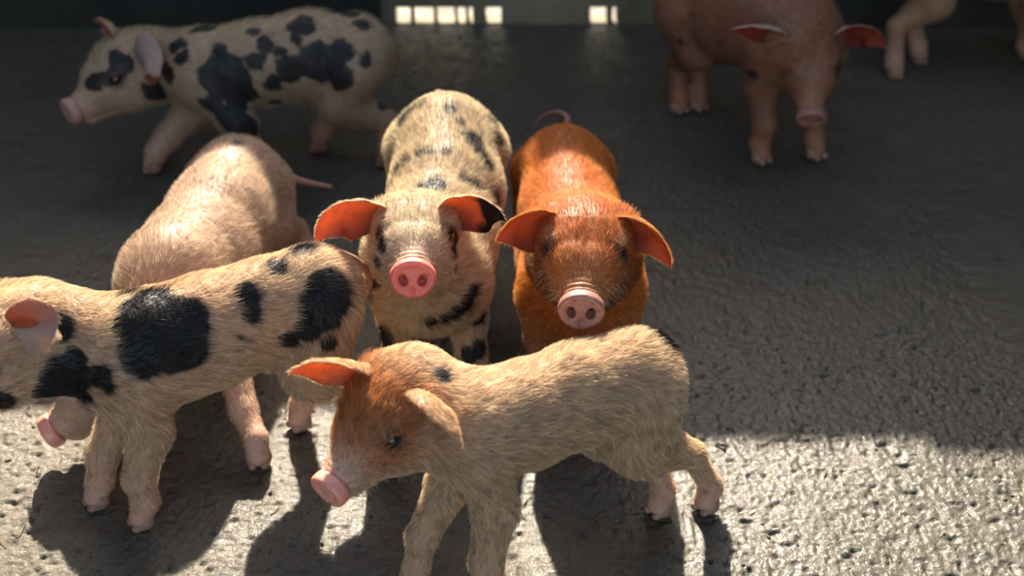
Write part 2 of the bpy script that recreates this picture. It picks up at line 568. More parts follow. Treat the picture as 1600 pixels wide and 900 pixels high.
        torso=[[-0.339, 2.41, 0.2387, 0.0888], [-0.4289, 2.4, 0.2399, 0.0911], [-0.5347, 2.385, 0.2291, 0.0856], [-0.6333, 2.37, 0.2182, 0.0853]],
        legs=[['h', 1, -0.2765, 2.3708, 0.0, 0.0], ['h', -1, -0.4283, 2.4422, 0.0, 0.0], ['f', 1, -0.5266, 2.2823, 0.0, 0.0], ['f', -1, -0.7744, 2.3408, 0.0, 0.1]],
        snout=[-0.9173, 2.31, 0.1529],
        head_scale=1.12,
        coat='grey',
        flat=0.9,
        ears=[
            {'side': 1, 'tip': [-0.7071, 2.27, 0.2468], 'mid': [-0.7254, 2.25, 0.3065], 'n': [0.1, 1, -0.2], 'W': 0.044, 'curl': 0.4, 'root': [0.008, 0.05, 0.026], 'pale': 1},
            {'side': -1, 'tip': [-0.8714, 2.44, 0.3004], 'mid': [-0.829, 2.43, 0.3125], 'n': [-0.6, -0.6, -0.5], 'W': 0.034, 'root': [-0.008, -0.044, 0.034]},
        ],
        patches=[[-0.8092, 2.3361, 0.2494, 0.03], [-0.8325, 2.3233, 0.224, 0.018], [-0.8526, 2.3201, 0.2169, 0.016], [-0.7452, 2.3452, 0.1889, 0.026], [-0.7014, 2.3151, 0.2372, 0.022], [-0.6774, 2.3365, 0.2907, 0.026], [-0.6693, 2.3135, 0.2753, 0.022], [-0.5831, 2.2991, 0.2399, 0.05], [-0.5605, 2.3045, 0.1997, 0.04], [-0.6122, 2.2814, 0.1889, 0.028], [-0.5877, 2.3148, 0.2788, 0.022], [-0.6306, 2.3733, 0.3106, 0.02], [-0.6522, 2.3626, 0.3078, 0.014], [-0.52, 2.3115, 0.2665, 0.022], [-0.4902, 2.311, 0.218, 0.022], [-0.5048, 2.3317, 0.2953, 0.022], [-0.5257, 2.3513, 0.3122, 0.016], [-0.4279, 2.3544, 0.3219, 0.026], [-0.4372, 2.3358, 0.3046, 0.018], [-0.4523, 2.3131, 0.2478, 0.032], [-0.3902, 2.3204, 0.2559, 0.045], [-0.3511, 2.3057, 0.2343, 0.036], [-0.3478, 2.3294, 0.2798, 0.028], [-0.3654, 2.4319, 0.3298, 0.02], [-0.3368, 2.4122, 0.3274, 0.016], [-0.2968, 2.3242, 0.2585, 0.017], [-0.3084, 2.3869, 0.3177, 0.016], [-0.5638, 2.2748, 0.1492, 0.03], [-0.5478, 2.2761, 0.1197, 0.028], [-0.5947, 2.2786, 0.1689, 0.02], [-0.466, 2.3237, 0.2821, 0.015], [-0.494, 2.3384, 0.1631, 0.01], [-0.2717, 2.3759, 0.1388, 0.012]],
        tail=[[-0.2713, 2.45, 0.2598], [-0.2528, 2.47, 0.2303], [-0.2464, 2.47, 0.1937], [-0.2553, 2.46, 0.1683]],
        skull=[-0.7981, 2.4135, 0.2172],
    ),
    dict(
        key='G',
        label='brown piglet facing the camera in the shade at the upper right, ears out sideways',
        size=1.1,
        torso=[[0.4275, 2.62, 0.2832, 0.0998], [0.4861, 2.54, 0.2859, 0.1028], [0.5403, 2.46, 0.2957, 0.1054], [0.5744, 2.41, 0.2923, 0.1037]],
        legs=[['h', 1, 0.4444, 2.6554, 0.0, 0.0], ['h', -1, 0.3971, 2.6411, 0.0, 0.0], ['f', 1, 0.6696, 2.4015, 0.0, 0.0], ['f', -1, 0.5461, 2.38, 0.0, 0.0]],
        snout=[0.6089, 2.265, 0.1595],
        head_scale=1.05,
        head_up=[0, 0.1, 1],
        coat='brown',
        flat=0.95,
        ears=[
            {'side': -1, 'tip': [0.414, 2.22, 0.3654], 'mid': [0.4837, 2.26, 0.3734], 'n': [0.1, -0.8, -1], 'W': 0.036, 'root': [-0.008, -0.048, 0.026], 'pale': 1},
            {'side': 1, 'tip': [0.7434, 2.28, 0.3051], 'mid': [0.6875, 2.3, 0.3611], 'n': [0.0, -1, -0.5], 'W': 0.042, 'root': [-0.01, 0.048, 0.026], 'pale': 1},
        ],
        patches=[[0.3686, 2.5358, 0.2173, 0.014], [0.4997, 2.3541, 0.2207, 0.013], [0.4923, 2.3646, 0.2191, 0.012]],
        tail=[[0.3916, 2.69, 0.3031], [0.3824, 2.72, 0.2778], [0.3742, 2.73, 0.2438]],
        skull=[0.6157, 2.3855, 0.2642],
    ),
    dict(
        key='H',
        label='light brown piglet at the top right corner, only its legs and belly in view',
        size=1.15,
        torso=[[0.985, 2.89, 0.3, 0.085], [1.08, 2.89, 0.295, 0.088], [1.17, 2.885, 0.29, 0.09], [1.265, 2.88, 0.285, 0.09]],
        legs=[['h', -1, 0.9603, 2.8457, 0.0, -0.3], ['h', 1, 1.0463, 2.9405, 0.0, 0.0], ['f', -1, 1.335, 2.8, 0.0, 0.0], ['f', 1, 1.33, 2.95, 0.0, 0.0]],
        skull=[1.4, 2.86, 0.335],
        snout=[1.53, 2.82, 0.26],
        head_scale=1.1,
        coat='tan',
        flat=0.9,
        ears=[
            {'side': -1, 'tip': [1.38, 2.76, 0.36], 'mid': [1.37, 2.78, 0.41], 'n': [0.4, -1, -0.5], 'W': 0.034, 'root': [-0.014, -0.05, 0.026]},
            {'side': 1, 'tip': [1.38, 2.98, 0.36], 'mid': [1.37, 2.96, 0.41], 'n': [0.4, 1, -0.5], 'W': 0.034, 'root': [-0.014, 0.05, 0.026]},
        ],
        patches=[],
        tail=[[0.9, 2.89, 0.32], [0.875, 2.89, 0.3], [0.87, 2.9, 0.27], [0.88, 2.9, 0.24]],
    ),
]

# ================================================================ the sty: floor, walls, added light-blocking roof and sides
def mat_floor():
    N = NT('wet_concrete')
    P = N.pos()
    big = N.noise(1.6, 3, .5, P)
    mid = N.noise(14, 5, .6, P)
    fine = N.noise(120, 4, .7, P)
    vf = N.noise(420, 3, .7, P)
    wet = N.n('ShaderNodeAttribute', _attribute_name='wet').outputs['Fac']
    base = N.mix(mid, (.085, .074, .058), (.19, .172, .14))
    base = N.mix(N.ramp(fine, [(.34, .85), (.5, 0)]), base, (.05, .043, .034))
    base = N.mix(N.ramp(big, [(.4, 0), (.65, .35)]), base, (.20, .145, .085))
    base = N.mix(wet, base, (.056, .047, .030), 'MIX')
    r = N.n('ShaderNodeMath', _operation='MULTIPLY_ADD', i0=wet, i1=-.25, i2=.78)
    r2 = N.n('ShaderNodeMath', _operation='MULTIPLY_ADD', i0=mid, i1=-.28, i2=r.outputs[0])
    r3 = N.n('ShaderNodeMath', _operation='ADD', i0=r2.outputs[0], i1=.10)
    b1 = N.n('ShaderNodeBump', Strength=.8, Distance=.003, Height=N.noise(160, 3, .6, P))
    b2 = N.n('ShaderNodeBump', Strength=.8, Distance=.0018, Height=vf, Normal=b1.outputs[0])
    s = N.n('ShaderNodeBsdfPrincipled', Base__Color=base, Roughness=r3.outputs[0], Normal=b2.outputs[0])
    s.inputs['Specular IOR Level'].default_value = .3
    b3 = N.n('ShaderNodeBump', Strength=1.0, Distance=.0024, Height=N.noise(200, 3, .6, P))
    N.t.links.new(b3.outputs[0], s.inputs['Coat Normal'])
    cw = N.n('ShaderNodeMath', _operation='MULTIPLY_ADD', i0=wet, i1=1.05, i2=.08)
    N.t.links.new(cw.outputs[0], s.inputs['Coat Weight'])
    s.inputs['Coat Roughness'].default_value = .08
    s.inputs['Coat IOR'].default_value = 1.4
    return N.done(s.outputs[0])

def mat_plain(name, c1, c2, scale=8, rough=.85, bump=.3):
    N = NT(name)
    P = N.pos()
    n = N.noise(scale, 5, .6, P)
    b = N.n('ShaderNodeBump', Strength=bump, Distance=.01, Height=N.noise(scale * 6, 4, .6, P))
    s = N.n('ShaderNodeBsdfPrincipled', Base__Color=N.mix(N.ramp(n, [(.3, 0), (.7, 1)]), c1, c2), Roughness=rough, Normal=b.outputs[0])
    return N.done(s.outputs[0])

WALL_Y = 3.22
def floor_height(x, y):
    p = np.stack([x, y, np.zeros_like(x)], 1)
    h = .0024 * fbm(p, 9, 3, 3)
    n1 = noise(p, 85, 11)
    n2 = noise(p, 130, 12)
    pit = -.0032 * np.clip(n1 - .45, 0, 1) / .4
    grit = .0005 * n2 + .0012 * np.clip(noise(p, 115, 14) - .35, 0, 1) / .4
    wetm = wetness(x, y)
    gran = .0010 * noise(p, 190, 15) * (0.35 + .65 * wetm)
    ridge = .0002 * (1 - 2 * np.abs(noise(p * np.array([1, 1.7, 1]), 42, 16)))
    return h + pit + grit + gran + ridge - .001

def wetness(x, y):
    p = np.stack([x, y, np.zeros_like(x)], 1)
    w = .50 + .55 * fbm(p, 3.2, 3, 21) + .60 * sstep(x, .0, .35) * (1 - sstep(y, 1.6, 2.6)) - .25 * sstep(-x, .1, .45) * (1 - sstep(y, 1.4, 2.0))
    return np.clip(w, 0, 1) * (1 - .95 * sstep(y, 2.15, 2.75))

def build_floor():
    def axis(a, b, f0, f1, fine, coarse):
        left = np.arange(f0, a, -coarse)[1:][::-1] if a < f0 else np.array([])
        return np.concatenate([np.linspace(a, f0, max(2, int((f0 - a) / coarse)))[:-1], np.arange(f0, f1, fine), np.linspace(f1, b, max(2, int((b - f1) / coarse)))])
    xs = axis(-2.6, 2.6, -.85, .85, .0026, .02)
    ys = np.concatenate([np.linspace(-.9, .93, 60)[:-1], np.arange(.93, 1.75, .0026), np.arange(1.75, 3.6, .006)])
    X, Y = np.meshgrid(xs, ys)
    x, y = X.ravel(), Y.ravel()
    z = floor_height(x, y)
    nx, ny = len(xs), len(ys)
    i = np.arange(nx * ny).reshape(ny, nx)
    F_ = np.stack([i[:-1, :-1], i[:-1, 1:], i[1:, 1:], i[1:, :-1]], -1).reshape(-1, 4)
    me = mesh_np('floor', np.stack([x, y, z], 1), F_, mat_floor())
    a = me.attributes.new('wet', 'FLOAT', 'POINT')
    a.data.foreach_set('value', wetness(x, y).astype('f4'))
    o = link(bpy.data.objects.new('floor', me))
    o['kind'] = 'structure'

def box_bm(bm, x0, x1, y0, y1, z0, z1):
    v = [bm.verts.new((x, y, z)) for x in (x0, x1) for y in (y0, y1) for z in (z0, z1)]
    for f in ((0, 1, 3, 2), (4, 6, 7, 5), (0, 4, 5, 1), (2, 3, 7, 6), (0, 2, 6, 4), (1, 5, 7, 3)):
        bm.faces.new([v[k] for k in f])

def struct(name, boxes, mat, bevel=.006):
    bm = bmesh.new()
    for b in boxes:
        box_bm(bm, *b)
    bmesh.ops.recalc_face_normals(bm, faces=bm.faces)
    me = bpy.data.meshes.new(name)
    bm.to_mesh(me)
    bm.free()
    me.materials.append(mat)
    o = link(bpy.data.objects.new(name, me))
    if bevel:
        m = o.modifiers.new('bevel', 'BEVEL')
        m.width = bevel
        m.segments = 2
    o['kind'] = 'structure'
    return o

build_floor()
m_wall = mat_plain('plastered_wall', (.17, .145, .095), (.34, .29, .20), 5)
m_dark = mat_plain('dark_wall', (.020, .019, .016), (.045, .041, .034), 6)  # near-black wall tone, slightly mottled
m_blocker = mat_plain('blocker_sheet', (.16, .15, .14), (.24, .23, .21), 3, .6)  # for the added roof pieces that block the sky
m_yard = mat_plain('sunlit_yard_concrete', (.55, .53, .48), (.75, .73, .68), 4, .6)
WH, WH_LOW = 1.276, 1.198
# back wall with drain slots at its foot
slots = [(-.322, -.280), (-.272, -.216), (-.208, -.158), (-.152, -.128), (-.120, -.108), (-.072, -.030), (.215, .262), (.276, .290)]
# pale lower stretch of the wall in the middle, dark stretches at either side
def wall_with_slots(name, x0, x1, slots, mat, y0, y1, h):
    bx = [(x0, x1, y0, y1, .048, h)]
    c = x0
    for a, b in slots:
        bx.append((c, a, y0, y1, -.02, .048))
        bx.append((a, b, y0, y1, -.02, .004))
        c = b
    bx.append((c, x1, y0, y1, -.02, .048))
    return struct(name, bx, mat, 0)
wall_with_slots('wall_back', -.36, .46, slots, m_wall, WALL_Y, WALL_Y + .06, WH_LOW)
struct('shadow_block_1', [(-.10, .46, WALL_Y, WALL_Y + .06, WH_LOW, WH)], m_wall)  # unseen block added to push the wall's shadow edge nearer on the right
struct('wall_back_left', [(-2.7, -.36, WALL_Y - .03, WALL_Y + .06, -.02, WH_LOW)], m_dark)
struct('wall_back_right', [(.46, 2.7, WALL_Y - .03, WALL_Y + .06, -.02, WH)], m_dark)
struct('side_blocker_left', [(-2.30, -2.15, -2.6, WALL_Y, -.02, 2.3)], m_dark)  # out of view, added to keep the sty dark
struct('side_blocker_right', [(2.15, 2.30, -2.6, WALL_Y, -.02, 2.3)], m_dark)  # unseen as well, added for darkness on the right
struct('roof_blocker', [(-2.8, 2.8, -.6, .9, 2.30, 2.34), (-2.8, 2.8, 2.15, WALL_Y + .4, 2.30, 2.34)], m_blocker)  # unseen roof pieces added to block sky; their gap shapes the ambient light
struct('ground', [(-5, 5, WALL_Y + .38, 9, -.06, -.012)], m_yard)
struct('floor_outer', [(-2.6, 2.6, -6, -.9, -.05, -.003)], mat_plain('dry_concrete', (.2, .185, .16), (.28, .26, .22), 5))

# ================================================================ litter on the floor
def build_debris():
    rng = np.random.default_rng(5)
    Vs, Fs = [], []
    base = 0
    ico = bmesh.new()
    bmesh.ops.create_icosphere(ico, subdivisions=1, radius=1)
    iv = np.array([v.co[:] for v in ico.verts])
    fi = np.array([[v.index for v in f.verts] for f in ico.faces])
    ico.free()
    for k in range(2600):
        y = .86 + 1.9 * rng.random() ** 1.3
        x = (rng.random() * 2 - 1) * (.5 + .42 * y)
        r = (.0008 + .0028 * rng.random() ** 3)
        z = floor_height(np.array([x]), np.array([y]))[0]
        s = iv * r * (1 + .35 * rng.standard_normal((len(iv), 1)).clip(-1.5, 1.5)) * np.array([1 + rng.random(), 1, .55])
        a = rng.random() * 6.28
        s = s @ np.array([[math.cos(a), math.sin(a), 0], [-math.sin(a), math.cos(a), 0], [0, 0, 1]])
        Vs.append(s + (x, y, z + r * .2))
        Fs.append(fi + base)
        base += len(iv)
    Fs = [np.concatenate([f, f[:, 2:3]], 1) if f.shape[1] == 3 else f for f in Fs]
    n_lump = sum(len(f) for f in Fs)
    for k in range(340):
        y = .88 + 1.3 * rng.random() ** 1.2
        x = (rng.random() * 2 - 1) * (.5 + .42 * y)
        L = .008 + .026 * rng.random() ** 2
        a = rng.random() * 3.14
        w = .0006 + .0006 * rng.random()
        cv = rng.standard_normal() * .3
        z = floor_height(np.array([x]), np.array([y]))[0] + .0012
        ring = []
        for t in np.linspace(-.5, .5, 4):
            aa = a + cv * t
            c = np.array([x + L * t * math.cos(aa), y + L * t * math.sin(aa), z + .001 * rng.random()])
            nrm = np.array([-math.sin(aa), math.cos(aa), 0])
            ring += [c + nrm * w, c + np.array([0, 0, w]), c - nrm * w]
        Vs.append(np.array(ring))
        for i in range(3):
            for j in range(3):
                Fs.append(np.array([[base + i * 3 + j, base + i * 3 + (j + 1) % 3, base + i * 3 + 3 + (j + 1) % 3, base + i * 3 + 3 + j]]))
        base += 12
    Fs = np.concatenate(Fs)
    bm = bmesh.new()
    vv = [bm.verts.new(c) for c in np.concatenate(Vs)]
    for n, f in enumerate(Fs):
        ff = bm.faces.new([vv[a] for a in (f[:3] if n < n_lump else f)])
        ff.material_index = 0 if n < n_lump else 1
        ff.smooth = True
    me = bpy.data.meshes.new('litter')
    bm.to_mesh(me)
    bm.free()
    me.materials.append(mat_plain('dark_crumbs', (.035, .028, .020), (.09, .07, .05), 60, .7))
    me.materials.append(mat_plain('old_straw', (.05, .035, .02), (.22, .14, .07), 30, .6))
    o = link(bpy.data.objects.new('litter', me))
    tag(o, 'dark crumbs of dirt and short straw bits scattered over the wet concrete', 'litter', kind='stuff')
build_debris()

# ================================================================ materials of the animals
def mat_skin():
    N = NT('piglet_skin')
    c = N.n('ShaderNodeAttribute', _attribute_name='skin').outputs['Color']
    P = N.pos()
    n = N.noise(60, 4, .6, P)
    c2 = N.mix(N.ramp(n, [(.35, .0), (.7, .22)]), c, (.30, .17, .11), 'MULTIPLY')
    b = N.n('ShaderNodeBump', Strength=.35, Distance=.0012, Height=N.noise(330, 3, .6, P))
    s = N.n('ShaderNodeBsdfPrincipled', Base__Color=c2, Roughness=.55, Normal=b.outputs[0])
    s.inputs['Specular IOR Level'].default_value = .35
    return N.done(s.outputs[0])

def mat_coat():
    N = NT('piglet_bristle')
    c = N.n('ShaderNodeAttribute', _attribute_name='tint').outputs['Color']
    d = N.n('ShaderNodeBsdfDiffuse', Color=c)
    t = N.n('ShaderNodeBsdfTranslucent', Color=c)
    g = N.n('ShaderNodeBsdfGlossy', Color=(.8, .78, .72, 1), Roughness=.35)
    m1 = N.n('ShaderNodeMixShader', Fac=.45, i1=d.outputs[0], i2=t.outputs[0])
    m2 = N.n('ShaderNodeMixShader', Fac=.03, i1=m1.outputs[0], i2=g.outputs[0])
    return N.done(m2.outputs[0])

def mat_ear():
    N = NT('piglet_ear')
    c = N.n('ShaderNodeAttribute', _attribute_name='skin').outputs['Color']
    t = N.n('ShaderNodeAttribute', _attribute_name='glow').outputs['Color']
    P = N.pos()
    b = N.n('ShaderNodeBump', Strength=.3, Distance=.001, Height=N.noise(160, 3, .6, P))
    s = N.n('ShaderNodeBsdfPrincipled', Base__Color=c, Roughness=.5, Normal=b.outputs[0])
    tr = N.n('ShaderNodeBsdfTranslucent', Color=t)
    m = N.n('ShaderNodeMixShader', Fac=.45, i1=s.outputs[0], i2=tr.outputs[0])
    return N.done(m.outputs[0])

def mat_simple(name, c1, c2, rough, scale=120, sss=0, bump=.2, coatw=0):
    N = NT(name)
    P = N.pos()
    n = N.noise(scale, 3, .6, P)
    b = N.n('ShaderNodeBump', Strength=bump, Distance=.001, Height=n)
    s = N.n('ShaderNodeBsdfPrincipled', Base__Color=N.mix(N.ramp(n, [(.35, 0), (.65, 1)]), c1, c2), Roughness=rough, Normal=b.outputs[0])
    if sss:
        s.inputs['Subsurface Weight'].default_value = sss
        s.inputs['Subsurface Radius'].default_value = (.012, .004, .002)
        s.inputs['Subsurface Scale'].default_value = 1.0
    s.inputs['Coat Weight'].default_value = coatw
    s.inputs['Coat Roughness'].default_value = .2
    return N.done(s.outputs[0])

M_SKIN, M_COAT, M_EAR = mat_skin(), mat_coat(), mat_ear()
M_EYE = mat_simple('dark_eye', (.012, .009, .008), (.03, .02, .015), .08, 40, 0, 0, .5)
M_HOOF = mat_simple('hoof_horn', (.24, .13, .09), (.38, .22, .16), .5, 90)
SNOUT_MATS = {
    'bright': mat_simple('bright_pink_snout', (.80, .15, .12), (.86, .24, .19), .42, 200, .25, .35, .25),
    'dull': mat_simple('dull_pink_snout', (.46, .24, .19), (.54, .31, .26), .5, 200, .2, .35, .1),
    'pale': mat_simple('pale_pink_snout', (.74, .27, .20), (.80, .35, .27), .42, 200, .2, .35, .25),
    'brown': mat_simple('brown_pink_snout', (.30, .12, .09), (.42, .20, .15), .42, 200, .08, .35, .25),
}
# coat: main colour, second colour, dark patch, skin
COATS = {
    'cream':  ((.86, .65, .43), (.80, .56, .34), (.50, .31, .21), 'pale'),
    'pink':   ((.74, .58, .42), (.66, .48, .33), (.52, .34, .24), 'pale'),
    'yellow': ((.88, .73, .49), (.80, .62, .38), (.48, .34, .23), 'bright'),
    'orange': ((.94, .36, .04), (.84, .26, .025), (.42, .11, .02), 'brown'),
    'grey':   ((.66, .55, .36), (.56, .44, .27), (.42, .30, .20), 'dull'),
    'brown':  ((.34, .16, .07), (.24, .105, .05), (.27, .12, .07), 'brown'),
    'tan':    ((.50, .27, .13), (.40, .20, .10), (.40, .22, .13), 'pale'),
}
BLACK_HAIR, BLACK_SKIN = np.array((.020, .020, .021)), np.array((.030, .029, .030))

# ================================================================ shared small parts
def snout_sdf(p):
    # disc in the y-z plane, front face at x = 0
    q = p.copy()
    q[:, 1] = np.abs(q[:, 1])
    w = .0285 - .10 * np.clip(-q[:, 2], 0, .03) + .02 * np.clip(q[:, 2], 0, .02)
    rr = np.sqrt((q[:, 1] / w) ** 2 + (q[:, 2] / .0245) ** 2)
    e = (rr - 1) * .0245
    ax = np.abs(q[:, 0] + .0085) - .0085
    d = smax(e, ax, .006) - .0008
    # raised rim, sunken face
    d = d - .0014 * np.exp(-((rr - .86) / .14) ** 2) * sstep(q[:, 0], -.006, .0)
    # nostrils
    c = np.array((-.0005, .0120, -.0015), 'f4')
    r = q - c
    k = np.sqrt((r[:, 0] / .0165) ** 2 + (r[:, 1] / .0056) ** 2 + ((r[:, 2] - .25 * r[:, 1]) / .0075) ** 2)
    d = smax(d, -(k - 1) * .0050, .003)
    # groove below
    d = d + .0016 * np.exp(-(q[:, 1] / .0022) ** 2) * sstep(-q[:, 2], .006, .014)
    return d
SV, SF = surface_nets(snout_sdf, (-.022, -.036, -.032), (.006, .036, .032), .0009)
def snout_mesh(kind):
    me = mesh_np('snout_' + kind, SV, SF, SNOUT_MATS[kind])
    return me
SN = {k: snout_mesh(k) for k in SNOUT_MATS}

def hoof_sdf(p):
    # x forward, z up from the ground, two claws and two dew claws
    q = p.copy()
    q[:, 1] = np.abs(q[:, 1])
    d = sd_cone(q, V(-.004, .0085, .0125), V(.0100, .0088, .0080), .0105, .0066)
    d = smin(d, sd_cone(q, V(-.006, .009, .022), V(-.004, .0085, .0125), .0095, .0105), .006)
    d = smax(d, -(p[:, 2] - .0008), .002)
    d = smax(d, .0012 - q[:, 1] + .0 * q[:, 0], .0015)
    dc = sd_cone(q, V(-.013, .0075, .034), V(-.0215, .0095, .0250), .0060, .0030)
    return np.minimum(d, dc)
HV, HF = surface_nets(hoof_sdf, (-.032, -.026, -.002), (.026, .026, .046), .0012)
HOOF = mesh_np('hoof', HV, HF, M_HOOF)

bm = bmesh.new()
bmesh.ops.create_uvsphere(bm, u_segments=24, v_segments=16, radius=1)
EYE = bpy.data.meshes.new('eye')
bm.to_mesh(EYE)
bm.free()
EYE.materials.append(M_EYE)
EYE.polygons.foreach_set('use_smooth', np.ones(len(EYE.polygons), bool))

def frame(origin, x, y, z, s):
    M = Matrix.Identity(4)
    for i in range(3):
        M[i][0], M[i][1], M[i][2], M[i][3] = x[i] * s, y[i] * s, z[i] * s, origin[i]
    return M

# ================================================================ hair
def hair_object(name, P0, N0, T0, L0, C0, rng, rad, parent, lift=.35, clump=.8, cell=.0055, segs=4):
    """P roots, N normals, T tangent flow, L lengths, C colours"""
    n = len(P0)
    jit = rng.standard_normal((n, 3)) * .16
    side = np.cross(N0, T0)
    swirl = noise(P0, 26, 77) * .55 + noise(P0, 90, 78) * .25
    T1 = T0 * np.cos(swirl)[:, None] + side * np.sin(swirl)[:, None] + jit
    T1 -= (T1 * N0).sum(1)[:, None] * N0
    T1 /= np.linalg.norm(T1, axis=1)[:, None] + 1e-9
    lf = (lift * (.6 + .8 * rng.random(n)))[:, None]
    d0 = T1 + N0 * (lf + .45)
    d0 /= np.linalg.norm(d0, axis=1)[:, None]
    d1 = T1 + N0 * lf * .35
    d1 /= np.linalg.norm(d1, axis=1)[:, None]
    ts = np.linspace(0, 1, segs)
    pts = np.empty((n, segs, 3))
    for k, t in enumerate(ts):
        pts[:, k] = P0 + (d0 * (t - t * t * .5) + d1 * (t * t * .5)) * L0[:, None]
    tip = pts[:, -1]
    key = np.floor(tip / cell).astype(np.int64)
    kk = key[:, 0] * 1000003 + key[:, 1] * 1009 + key[:, 2]
    _, inv = np.unique(kk, return_inverse=True)
    cnt = np.bincount(inv).astype(float)
    cen = np.stack([np.bincount(inv, weights=tip[:, j]) / cnt for j in range(3)], 1)[inv]
    for k, t in enumerate(ts):
        pts[:, k] += (cen - tip) * (clump * t ** 1.4)
    cl = rng.random(inv.max() + 1)[inv]
    C0 = np.clip(C0 * (.50 + .80 * cl)[:, None], 0, .95)
    hc = bpy.data.hair_curves.new(name)
    hc.add_curves([segs] * n)
    hc.attributes['position'].data.foreach_set('vector', pts.astype('f4').ravel())
    r = rad * (1 - .85 * ts)
    a = hc.attributes.get('radius') or hc.attributes.new('radius', 'FLOAT', 'POINT')
    a.data.foreach_set('value', np.tile(r, n).astype('f4'))
    c = np.ones((n, 4), 'f4')
    c[:, :3] = C0
    a = hc.attributes.new('tint', 'FLOAT_COLOR', 'CURVE')
    a.data.foreach_set('color', c.ravel())
    hc.materials.append(M_COAT)
    o = bpy.data.objects.new(name, hc)
    link(o, parent)
    return o

def tri_sample(Vt, Ft, Nv, w, n, rng):
    tri = np.concatenate([Ft[:, [0, 1, 2]], Ft[:, [0, 2, 3]]])
    A = Vt[tri]
    area = np.linalg.norm(np.cross(A[:, 1] - A[:, 0], A[:, 2] - A[:, 0]), axis=1) * w[tri].mean(1)
    idx = rng.choice(len(tri), n, p=area / area.sum())
    u, v = rng.random(n), rng.random(n)
    f = u + v > 1
    u[f], v[f] = 1 - u[f], 1 - v[f]
    b = np.stack([1 - u - v, u, v], 1)
    t = tri[idx]
    P = (Vt[t] * b[:, :, None]).sum(1)
    N = (Nv[t] * b[:, :, None]).sum(1)
    N /= np.linalg.norm(N, axis=1)[:, None] + 1e-9
    return P, N, t, b

def vnormals(me):
    n = np.empty(len(me.vertices) * 3, 'f4')
    me.vertex_normals.foreach_get('vector', n)
    return n.reshape(-1, 3).astype(float)

